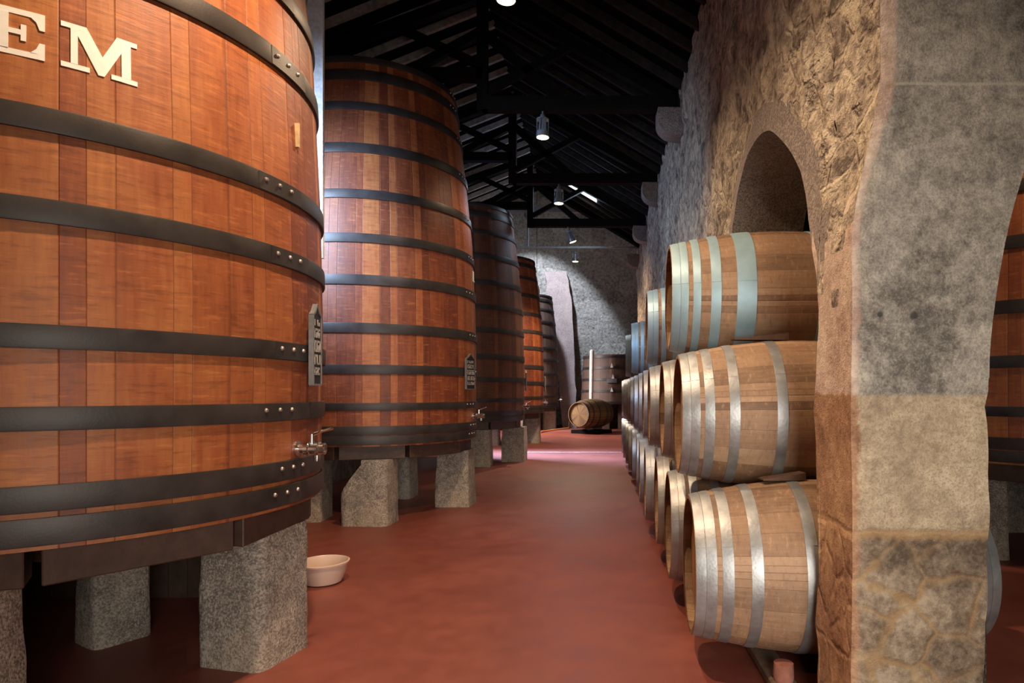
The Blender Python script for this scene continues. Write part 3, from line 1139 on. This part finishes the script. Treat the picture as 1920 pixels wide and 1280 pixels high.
def make_vat(hoops, wood=M_VAT, detail=2, tap=-0.03, plaque=None, scale=1.0, top=5.80):
    t = empty('wooden_vat')
    b = bmesh.new()
    prof = [(0, 1.06), (1.30, 1.06), (1.33, 0.965)]
    z = 0.965
    prof.append((RV(z), z))
    while z < top - 0.05:
        z += 0.12
        prof.append((RV(z), z))
    prof += [(RV(top) - 0.05, z + 0.005), (RV(top) - 0.055, top - 0.12), (0, top - 0.12)]
    lathe(b, prof, 128)
    link('stave_body', b, wood, t)
    th = 0.003
    for i, (z0, z1) in enumerate(hoops):
        if z1 > top:
            continue
        b = bmesh.new()
        off = 0.016
        pr = [(RV(z0) - 0.002, z0), (RV(z0) + off, z0), (RV(z0) + off + .002, z0 + .008), (RV(z1) + off + .002, z1 - .008), (RV(z1) + off, z1), (RV(z1) - 0.002, z1)]
        lathe(b, pr, 128)
        # overlapping end of the band at the joint
        j0 = math.radians(-6 + 3 * math.sin(i * 2.3))
        rr = [(RV(z0) + off, z0 + .004), (RV(z0) + off + th, z0 + .004), (RV(z1) + off + th, z1 - .004), (RV(z1) + off, z1 - .004)]
        R2 = lathe(b, rr, 10, a0=j0 - 0.12, a1=j0 + 0.14)
        b.faces.new([r[0] for r in R2]); b.faces.new([r[-1] for r in R2])
        hp = link('hoop', b, M_IRON, t)
        if detail >= 1:
            for k in range(3 if detail == 2 else 2):
                a = j0 - 0.085 + 0.075 * k
                b = bmesh.new()
                zc = z0 + (z1 - z0) * 0.62
                P = surf(a, zc, off + th)
                lathe(b, [(0.013, -0.004), (0.013, 0.002), (0.008, 0.009), (0, 0.011)], 10, 'X')
                b.transform(Matrix.Translation(P) @ Matrix.Rotation(a, 4, 'Z'))
                link('rivet', b, M_RIVET, hp)
    if tap is not None:
        make_tap(t, tap, 1.29)
    if plaque:
        make_plaque(t, *plaque)
    return t


VX0 = -3.15
VATS = [3.71, 8.89, 14.8, 20.1, 27.6]
# nearest vat, with the painted word end
v1 = make_vat(HOOPS, tap=math.radians(-1.5), plaque=(math.radians(4.0), 1.665, 2.15, 0.125, 0.03))
v1.location = (VX0, VATS[0], 0)
tag(v1, 'huge orange-lit wooden vat with white painted letters E M and black iron hoops', 'vat', 'tall wooden vats along the left side')
for polys, a0, a1, nm in ((M_POLYS, -50.1, -39.1, 'letter_m'), (E_POLYS, -59.3, -52.2, 'letter_e')):
    b = letter_prism(polys, math.radians(a0), 2.997, math.radians(a1 - a0), 0.194)
    o = link(nm, b, M_PAINT, v1, False)
    o['label'] = 'white painted slab serif letter'
b = bmesh.new()
P = surf(math.radians(-0.3), 3.13, 0.0)
box(b, (-0.005, -0.009, -0.07), (0.02, 0.009, 0.07), Matrix.Translation(P))
link('bung_peg', b, simple('pale_peg_wood', (0.55, 0.40, 0.22), 0.6), v1, False)

v2 = make_vat(HOOPS2, tap=math.radians(-3), plaque=(math.radians(-13), 1.66, 2.14, 0.26, 0.03))
v2.location = (VX0, VATS[1], 0)
tag(v2, 'second wooden vat, whole height in view, bluish light on its near side', 'vat', 'tall wooden vats along the left side')
b = bmesh.new()
for k in range(3):
    bb = surf(math.radians(2.0 + 1.5 * k), 3.27, 0.006)
    box(b, (-0.004, -0.012, -0.06 + 0.02 * (k % 2)), (0.004, 0.012, 0.07 - 0.02 * (k % 2)), Matrix.Translation(bb))
bb = surf(math.radians(3.5), 3.20, 0.006)
box(b, (-0.004, -0.05, -0.01), (0.004, 0.05, 0.01), Matrix.Translation(bb))
link('painted_number', b, M_PAINT, v2, False)

proto = make_vat(HOOPS2, tap=math.radians(-6), plaque=(math.radians(10), 1.66, 2.14, 0.24, 0.03), detail=0)
proto.location = (VX0, VATS[2], 0)
tag(proto, 'dark shaded wooden vat directly behind the second one', 'vat', 'tall wooden vats along the left side')
M_SHADEVAT = stave_material('shaded_vat_wood', 'Z', 62, [(0.10, (0.05, 0.016, 0.008)), (0.36, (0.10, 0.032, 0.015)), (0.60, (0.16, 0.055, 0.023)), (0.88, (0.22, 0.09, 0.036))], 0.55, 0.5, 1.2)  # darker copy of the vat wood, its dim light put into the colour
v4 = copy_tree(proto)
v4.location = (VX0, VATS[3], 0)
tag(v4, 'narrow orange strip of a wooden vat behind the dark shaded vat', 'vat')
v5 = copy_tree(proto)
v5.location = (VX0, VATS[4], 0)
tag(v5, 'farthest tall wooden vat, dusty pink brown, beside the leaning pale buttress', 'vat')
for ch in v5.children:
    if ch.name.startswith('stave_body'):
        ch.data = ch.data.copy()
        ch.data.materials[0] = M_BROWNVAT
v6 = copy_tree(proto)
v6.location = (4.72, 6.62, 0)
v6.rotation_euler = (0, 0, PI)
tag(v6, 'orange brown vat seen through the big side arch at the right edge', 'vat')

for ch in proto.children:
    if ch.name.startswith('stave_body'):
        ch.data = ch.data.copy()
        ch.data.materials[0] = M_SHADEVAT

# small dark vat in front of the far wall
t = empty('squat_vat', (0.62, 28.3, 0))
tag(t, 'squat dark brown vat in front of the far wall, behind the lone barrel', 'vat')
b = bmesh.new()
pr = [(0, 1.2), (1.38, 1.2), (1.42, 1.1)] + [(1.42 - 0.13 * (k / 12), 1.1 + 2.15 * k / 12) for k in range(13)] + [(1.24, 3.25), (1.24, 3.12), (0, 3.12)]
lathe(b, pr, 64)
link('stave_body', b, M_BROWNVAT, t)
for z0 in (1.12, 1.62, 2.12, 2.62, 3.1):
    r0 = 1.42 - 0.13 * (z0 - 1.1) / 2.15
    b = bmesh.new(); lathe(b, [(r0 - .01, z0), (r0 + .015, z0), (r0 + .010, z0 + .1), (r0 - .01, z0 + .1)], 64); link('hoop', b, M_IRON, t)
b = bmesh.new()
for dx, dz in ((-0.05, 2.75), (-0.0, 2.28), (-0.05, 1.72)):
    b2 = [b.verts.new((dx + u, -1.45 + 0.0, dz + v)) for u, v in ((-0.06, -0.08), (0.06, -0.08), (0, 0.12))]
    b3 = [b.verts.new((dx + u, -1.40, dz + v)) for u, v in ((-0.06, -0.08), (0.06, -0.08), (0, 0.12))]
    b.faces.new(b2); b.faces.new(b3)
    for i in range(3):
        b.faces.new([b2[i], b2[(i + 1) % 3], b3[(i + 1) % 3], b3[i]])
link('white_tag', b, M_PAINT, t, False)
b = bmesh.new(); box(b, (-0.26, -1.44, 2.02), (0.16, -1.39, 2.2)); link('plaque', b, M_EDGE, t, False)
t2 = empty('vat_stand', (0.62, 28.3, 0))
tag(t2, 'dark block stand under the squat vat at the far wall', 'stand')
for x in (-1.0, -0.3, 0.4, 1.1):
    b = bmesh.new(); box(b, (x - .16, -0.8, 0), (x + .16, 0.8, 1.095)); link('block', b, M_BEAM, t2, False)

# cradles of timber and stone pillars under the tall vats


def make_cradle(cx, cy, label, rot=-54):
    t = empty('timber_cradle', (cx, cy, 0.80))
    tag(t, label, 'timber base', 'timber rings carrying the vats')
    for k in range(10):
        a0, a1 = math.radians(rot + 36 * k + 1.2), math.radians(rot + 36 * (k + 1) - 1.2)
        b = bmesh.new()
        r0, r1 = 1.33, 1.12
        q = [(r0 * math.cos(a0), r0 * math.sin(a0)), (r0 * math.cos(a1), r0 * math.sin(a1)), (r1 * math.cos(a1), r1 * math.sin(a1)), (r1 * math.cos(a0), r1 * math.sin(a0))]
        lo = [b.verts.new((x, y, 0.0)) for x, y in q]
        hi = [b.verts.new((x, y, 0.163)) for x, y in q]
        b.faces.new(lo); b.faces.new(hi)
        for i in range(4):
            b.faces.new([lo[i], lo[(i + 1) % 4], hi[(i + 1) % 4], hi[i]])
        bmesh.ops.bevel(b, geom=b.edges[:], offset=0.006, segments=1, affect='EDGES')
        link('beam', b, M_BEAM, t, False)
    for y in (-0.6, 0.0, 0.6):
        b = bmesh.new(); box(b, (-0.85, y - .09, 0.005), (0.85, y + .09, 0.163)); link('joist', b, M_BEAM, t, False)
    return t


make_cradle(VX0, VATS[0], 'brown timber ring under the nearest vat with the white letters')
make_cradle(VX0, VATS[1], 'black timber ring under the second vat')
make_cradle(VX0, VATS[2], 'black timber ring under the dark shaded vat')
make_cradle(VX0, VATS[3], 'timber ring under the orange strip vat')
make_cradle(VX0, VATS[4], 'timber ring under the farthest tall vat')
make_cradle(4.72, 6.62, 'timber ring under the vat seen through the side arch', -50)


def stone_pillar(x, y, sx, sy, rz, label, seed, h=0.80, taper=0.03, cham=0.05, cut=None, mat=None):
    b = bmesh.new()
    bmesh.ops.create_cube(b, size=1.0)
    bmesh.ops.subdivide_edges(b, edges=b.edges[:], cuts=13, use_grid_fill=True)
    for v in b.verts:
        p = v.co.copy()
        # rounded vertical corners
        ax, ay = abs(p.x) * 2, abs(p.y) * 2
        c = cham / min(sx, sy) * 2
        if ax > 1 - c and ay > 1 - c:
            ex, ey = ax - (1 - c), ay - (1 - c)
            l = math.hypot(ex, ey)
            m = max(ex, ey)
            k = m / l if l > 1e-6 else 1
            ax, ay = 1 - c + ex * k, 1 - c + ey * k
        q = Vector((math.copysign(ax / 2, p.x) * sx, math.copysign(ay / 2, p.y) * sy, (p.z + 0.5) * h))
        s = 1 + taper * (1 - q.z / h) * 2
        q.x *= s
        q.y *= s
        if cut:   # a slanting shoulder on one side
            side, depth, z0 = cut
            if q.x * side > 0 and q.z > z0:
                lim = sx / 2 - depth * (q.z - z0) / (h - z0)
                if abs(q.x) > lim:
                    q.x = math.copysign(lim, q.x)
        d = fract_disp(q + Vector((seed, 0, 0)), 0.016, seed)
        if q.z < 0.01 or q.z > h - 0.01:
            d.z = 0
        v.co = q + d
        v.co.z = min(v.co.z, h - 0.001)
    o = link('stone_pillar', b, mat or M_GRANITE)
    o.location = (x, y, 0)
    o.rotation_euler = (0, 0, rz)
    tag(o, label, 'stone pillar', 'stone pillars under the vats')
    return o


R_ = math.radians
stone_pillar(-2.11, 3.88, 0.43, 0.42, R_(-13), 'square granite pillar under the nearest vat, next to the plastic bowl', 1.0, cham=0.045)
stone_pillar(-2.86, 2.62, 0.52, 0.50, R_(0), 'granite pillar cut by the lower left edge, under the nearest vat', 2.0, cham=0.03)
stone_pillar(-3.20, 4.15, 0.31, 0.31, R_(-30), 'half-lit pillar in the dark under the middle of the nearest vat', 3.0)
stone_pillar(-4.20, 3.60, 0.42, 0.42, R_(10), 'pillar deep in shade under the wall side of the nearest vat', 4.0)
stone_pillar(-2.66, 4.66, 0.32, 0.32, R_(10), 'pillar deep in shade under the back of the nearest vat', 4.5)
stone_pillar(-2.83, 7.82, 0.56, 0.46, R_(-4), 'pinkish pillar with a slanting left shoulder under the front of the second vat', 5.0, cham=0.07, cut=(-1, 0.30, 0.40), taper=0.015)
stone_pillar(-2.06, 9.10, 0.46, 0.46, R_(0), 'pillar with a streak of daylight under the aisle side of the second vat', 6.0, cham=0.03)
stone_pillar(-3.72, 8.05, 0.46, 0.46, R_(5), 'shaded pillar under the second vat, seen past the granite pillar with the bowl', 7.0)
stone_pillar(-3.10, 9.75, 0.46, 0.46, R_(0), 'shaded pillar under the back of the second vat', 7.5)
stone_pillar(-1.99, 14.95, 0.52, 0.60, R_(0), 'grey pillar under the aisle side of the dark shaded vat', 8.0, cham=0.02)
stone_pillar(-2.62, 13.85, 0.50, 0.46, R_(0), 'brown pillar under the front of the dark shaded vat', 9.0, cham=0.02)
stone_pillar(-3.40, 15.6, 0.50, 0.50, R_(0), 'shaded pillar under the back of the dark shaded vat', 9.5)
stone_pillar(-2.15, 20.3, 0.52, 0.7, R_(0), 'round-shouldered pillar under the orange strip vat', 10.0, cham=0.12)
stone_pillar(-3.3, 19.3, 0.5, 0.5, R_(0), 'shaded pillar under the front of the orange strip vat', 10.5)
stone_pillar(-2.15, 27.6, 0.55, 0.7, R_(0), 'dark pillar under the aisle side of the farthest tall vat', 11.0, cham=0.12)
stone_pillar(-3.3, 26.8, 0.55, 0.6, R_(0), 'dark pillar under the front of the farthest tall vat', 12.0)
stone_pillar(3.75, 6.3, 0.45, 0.45, R_(0), 'pillar in the dark under the vat beyond the side arch, nearest the arcade', 13.0)
stone_pillar(4.9, 5.6, 0.45, 0.45, R_(0), 'pillar in the dark under the front of the vat beyond the side arch', 14.0)
stone_pillar(4.9, 7.5, 0.45, 0.45, R_(0), 'pillar in the dark under the back of the vat beyond the side arch', 15.0)

b = bmesh.new()
x = -4.74
while x < -2.55:
    box(b, (x, 4.96 + 0.01 * math.sin(x * 40), 0), (x + 0.145, 4.99 + 0.01 * math.sin(x * 40), 0.79))
    x += 0.15
for z in (0.12, 0.66):
    box(b, (-4.74, 4.98, z), (-2.50, 5.04, z + 0.1))
tag(link('board_partition', b, M_BEAM, None, False), 'low dark board partition behind the pillars of the nearest vat', 'partition')

# ------------------------------------------------------------------ oak barrels on the right
BL, RH, RB = 1.62, 0.405, 0.505


def RBAR(u):
    s = (u - BL / 2) / (BL / 2)
    return RB - (RB - RH) * (abs(s) ** 2.0)


def make_barrel(hoops, mat, hoopmat, name='oak_barrel', L=BL, k=1.0):
    t = empty(name)
    b = bmesh.new()
    n = 28
    prof = [(0, 0.055), (RH - 0.028, 0.055), (RH - 0.022, 0.0), (RBAR(0), 0.0)]
    prof += [(RBAR(BL * i / n), BL * i / n) for i in range(1, n + 1)]
    prof += [(RH - 0.022, BL), (RH - 0.028, BL - 0.055), (0, BL - 0.055)]
    b_ = bmesh.new()
    lathe(b_, prof[2:-2], 64, 'X')
    body = link('stave_body', b_, mat, t)
    for x0, s in ((0.055, 1), (BL - 0.055, -1)):
        b2 = bmesh.new()
        lathe(b2, [(0, x0), (RH - 0.02, x0), (RH - 0.02, x0 + s * 0.03), (0, x0 + s * 0.03)], 48, 'X')
        link('head', b2, M_HEAD if mat is M_OAK else M_OLD, t)
    b.free()
    full = hoops + [(BL - b1, BL - a1, th) for a1, b1, th in hoops]
    for a, c, th in full:
        b = bmesh.new()
        m = (a + c) / 2
        pr = [(RBAR(a) - .001, a), (RBAR(a) + th, a), (RBAR(m) + th + 0.0015, m), (RBAR(c) + th, c), (RBAR(c) - .001, c)]
        lathe(b, pr, 64, 'X')
        # lapped end with two rivet heads
        R2 = lathe(b, [(RBAR(a) + th, a + .003), (RBAR(a) + th + .003, a + .003), (RBAR(c) + th + .003, c - .003), (RBAR(c) + th, c - .003)], 4, 'X', a0=2.6, a1=2.85)
        b.faces.new([r[0] for r in R2]); b.faces.new([r[-1] for r in R2])
        link('hoop', b, hoopmat, t)
    return t


def head_material():
    t = NT('barrel_head_oak')
    v = t.coord()
    x, y, z = t.sep(v)
    u = t.math('MULTIPLY', y, 9.0)
    idx = t.math('FLOOR', u)
    fr = t.math('FRACT', u)
    wn = t.n('ShaderNodeTexWhiteNoise', noise_dimensions='1D')
    t.put(wn.inputs['W'], idx)
    n = t.noise(t.coord((6, 60, 3)), 1.5, 5)
    c = t.ramp(t.math('ADD', t.math('MULTIPLY', wn.outputs['Value'], 0.4), t.math('MULTIPLY', n, 0.5)), [(0.2, (0.22, 0.11, 0.05)), (0.5, (0.34, 0.18, 0.085)), (0.8, (0.46, 0.27, 0.13))])
    e = t.math('MINIMUM', fr, t.math('SUBTRACT', 1.0, fr))
    c = t.mix(t.math('MULTIPLY', t.step(e, 0.04, 0.0), 0.6), c, (0.05, 0.02, 0.01))
    return t.out(c, 0.6, t.bump(n, 0.2, 0.005))


M_HEAD = head_material()
HA = [(0.002, 0.055, 0.004), (0.057, 0.112, 0.004), (0.140, 0.200, 0.004), (0.290, 0.352, 0.004), (0.575, 0.640, 0.004)]
HB = [(0.002, 0.062, 0.004), (0.064, 0.118, 0.004), (0.150, 0.205, 0.004), (0.275, 0.345, 0.004), (0.455, 0.590, 0.005)]
barA = make_barrel(HA, M_OAK, M_GALV)
barB = make_barrel(HB, M_OAK, M_DAYLITZINC)
S = 1.12
Z_ROW = [0.585, 1.47, 2.355]
ordn = ['nearest', 'second', 'third', 'fourth', 'fifth', 'sixth', 'seventh', 'eighth', 'ninth', 'tenth', 'farthest']
first = {'A': True, 'B': True}


def place_barrel(y, z, row, label, kind, roll, dx=0.0):
    src = barA if kind == 'A' else barB
    o = src if first[kind] else copy_tree(src)
    first[kind] = False
    a = R_(2.5)
    o.location = (0.55 + dx, y, z)
    o.rotation_euler = (roll, 0, -a)
    tag(o, label, 'barrel', 'oak barrels in the %s row' % row)
    return o


rr = random.Random(3)
for k in range(11):
    place_barrel(3.83 + S * k, Z_ROW[0], 'bottom', '%s oak barrel of the bottom row counting from the stone pier' % ordn[k], 'A', rr.uniform(-0.3, 0.3), rr.uniform(-0.02, 0.02) if k else 0)
for k in range(10):
    nm = ordn[k] if k < 9 else 'farthest'
    place_barrel(4.39 + S * k, Z_ROW[1], 'middle', '%s oak barrel of the middle row counting from the stone pier' % nm, 'A', rr.uniform(-0.3, 0.3), rr.uniform(-0.02, 0.02) if k else 0)
for nm, y in (('nearest oak barrel of the top row, wide hoops tinted by blue daylight, under the arch', 4.95), ('oak barrel of the top row just beyond the gap, wide hoops tinted by blue daylight', 4.95 + 2 * S),
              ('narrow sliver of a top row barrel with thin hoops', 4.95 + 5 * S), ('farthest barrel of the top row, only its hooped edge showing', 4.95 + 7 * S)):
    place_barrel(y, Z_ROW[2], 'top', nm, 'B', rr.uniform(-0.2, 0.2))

# rails and wedges
for x, y0, nm in ((1.00, 2.95, 'long timber rail on the floor under the bottom row, nearest the aisle'), (1.80, 3.40, 'long timber rail on the floor under the bottom row, behind the pier')):
    b = bmesh.new()
    rsz = 0.585 - RBAR(abs(x - 0.55)) - 0.035
    box(b, (x - 0.07, y0, 0), (x + 0.07, 16.0, rsz))
    bmesh.ops.bevel(b, geom=b.edges[:], offset=0.01, segments=1, affect='EDGES')
    tag(link('timber_rail', b, M_GREYRAIL, None, False), nm, 'rail', 'rails under the barrels')


def wedge(loc, rz, label, mat, size=(0.34, 0.10, 0.055)):
    b = bmesh.new()
    l, w_, h = size
    pr = [(0, 0), (l, 0), (l, h), (l * 0.7, h * 0.75), (0, h * 0.18)]
    A = [b.verts.new((x, -w_ / 2, z)) for x, z in pr]
    B = [b.verts.new((x, w_ / 2, z)) for x, z in pr]
    b.faces.new(A); b.faces.new(B)
    for i in range(len(pr)):
        j = (i + 1) % len(pr)
        b.faces.new([A[i], A[j], B[j], B[i]])
    o = link('wooden_wedge', b, mat, None, False)
    o.location = loc[:3]
    o.rotation_euler = (loc[3] if len(loc) > 3 else 0, 0, rz)
    tag(o, label, 'wedge', 'wedges between the barrels')


wedge((0.93, 4.36, 1.98, 0.0), R_(4), 'long dark wooden wedge under the top row barrel below the arch', M_DKWEDGE, (0.38, 0.10, 0.05))
wedge((0.98, 3.80, 1.092, 0.0), R_(4), 'dark wooden wedge lying on the lowest near barrel', M_DKWEDGE, (0.26, 0.10, 0.045))
b = bmesh.new()
lathe(b, [(0, 0), (0.05, 0), (0.056, 0.03), (0.052, 0.10), (0, 0.105)], 16)
o = link('wooden_wedge', b, M_WEDGE)
o.location = (1.00, 3.40, 0.06)
tag(o, 'short round reddish wooden chock on the rail under the lowest near barrel', 'wedge', 'wedges between the barrels')

# ------------------------------------------------------------------ lone barrel, poles, bowl, hose, banner, buttress
old = make_barrel([(0.0, 0.06, 0.006), (0.22, 0.28, 0.005), (0.55, 0.61, 0.005)], M_OLD, M_IRON, 'old_barrel')
sc_b = 1.16
old.scale = (sc_b,) * 3
th = R_(58)
axis = Vector((math.cos(th), math.sin(th), 0))
ctr = Vector((-0.27, 24.9, 0.165 + RB * sc_b + 0.02))
old.location = ctr - axis * (BL * sc_b / 2)
old.rotation_euler = (0, 0, th)
tag(old, 'lone old dark barrel lying on a low stand at the end of the aisle', 'barrel')
b = bmesh.new()
for s in (-1, 1):
    c = Vector((-0.27, 24.9, 0)) + axis * s * 0.42
    n_ = Vector((-axis.y, axis.x, 0))
    bar(b, c - n_ * 0.62 + Vector((0, 0, .07)), c + n_ * 0.62 + Vector((0, 0, .07)), 0.22, 0.14)
for s in (-1, 1):
    c = Vector((-0.27, 24.9, 0.07)) + Vector((-axis.y, axis.x, 0)) * s * 0.5
    bar(b, c - axis * 0.5, c + axis * 0.5, 0.12, 0.12)
tag(link('barrel_stand', b, M_TRUSS, None, False), 'low black timber stand under the lone dark barrel', 'stand')
b = bmesh.new()
tube(b, [(-0.33, 26.3, 0), (-0.30, 26.3, 1.6), (-0.27, 26.3, 3.32)], [0.075, 0.085, 0.09], 12)
bmesh.ops.create_uvsphere(b, u_segments=12, v_segments=6, radius=0.09, matrix=Matrix.Translation((-0.27, 26.3, 3.32)))
tag(link('white_post', b, M_PINKPOST), 'thin white post standing behind the lone dark barrel', 'post')
t = empty('hanging_banner', (-2.15, 22.6, 2.3))
tag(t, 'narrow pale hanging cloth between the orange strip vat and the farthest tall vat', 'banner', 'white hanging cloths')
b = bmesh.new()
for z0, z1, w0, w1 in ((0, 1.6, 0.05, 0.16), (1.6, 3.0, 0.16, 0.20), (3.0, 3.15, 0.20, 0.12)):
    q = [(-w0 / 2 - z0 * .02, z0), (w0 / 2 - z0 * .02, z0), (w1 / 2 - z1 * .02, z1), (-w1 / 2 - z1 * .02, z1)]
    A = [b.verts.new((x, 0, z)) for x, z in q]
    B = [b.verts.new((x, 0.03, z)) for x, z in q]
    b.faces.new(A); b.faces.new(B)
    for i in range(4):
        b.faces.new([A[i], A[(i + 1) % 4], B[(i + 1) % 4], B[i]])
link('cloth', b, M_PINKPOST, t, False)
b = bmesh.new(); tube(b, [(-0.06, 0.015, 3.1), (-0.06, 0.015, 9.19)], 0.008, 6); link('cord', b, M_TRUSS, t)

b = bmesh.new()
lathe(b, [(0, 0.0), (0.125, 0.0), (0.150, 0.012), (0.185, 0.10), (0.198, 0.165), (0.212, 0.170), (0.214, 0.182), (0.200, 0.186), (0.188, 0.170), (0.172, 0.10), (0.135, 0.022), (0, 0.018)], 48)
o = link('plastic_bowl', b, M_PLASTIC)
o.location = (-2.345, 5.36, 0)
tag(o, 'cream plastic bowl on the red floor behind the granite pillar', 'bowl')

b = bmesh.new()
pts = []
for k in range(18):
    u = k / 17
    pts.append((-2.3 + 0.95 * u, 24.9 + 3.0 * u ** 0.7, 0.03))
tube(b, pts + [(-1.33, 28.2, 0.03), (-1.32, 28.3, 0.32)], 0.03, 8)
tag(link('hose', b, M_HOSE), 'thin orange hose on the floor curving round the foot of the farthest tall vat', 'hose')

b = bmesh.new()
box(b, (-3.06, 6.48, 3.0), (-2.838, 6.52, 6.3))
tag(link('hanging_banner', b, simple('white_cloth', (0.80, 0.82, 0.85), 0.8), None, False), 'white hanging cloth strip in the gap between the two nearest vats', 'banner', 'white hanging cloths')

# leaning buttress on the far wall
b = bmesh.new()
rows = []
for j in range(31):
    z = 7.3 * j / 30
    xl = -1.62 - 0.115 * z - 0.10 * sstep(z, 5, 9)
    xr = -0.98 - 0.045 * z - 0.35 * sstep(z, 5.2, 9)
    yf = 28.75 + 0.12 * z
    ring = []
    for k in range(7):
        ring.append(Vector((xl + (xr - xl) * k / 6, yf, z)))
    ring = [Vector((xl, 30.05, z))] + ring + [Vector((xr, 30.05, z))]
    rows.append([b.verts.new(p + fract_disp(p, 0.05, 6)) for p in ring])
for A, B in zip(rows, rows[1:]):
    for i in range(len(A) - 1):
        b.faces.new([A[i], A[i + 1], B[i + 1], B[i]])
b.faces.new(rows[-1])
o = link('wall_buttress', b, M_PINKSTONE)
o['kind'] = 'structure'
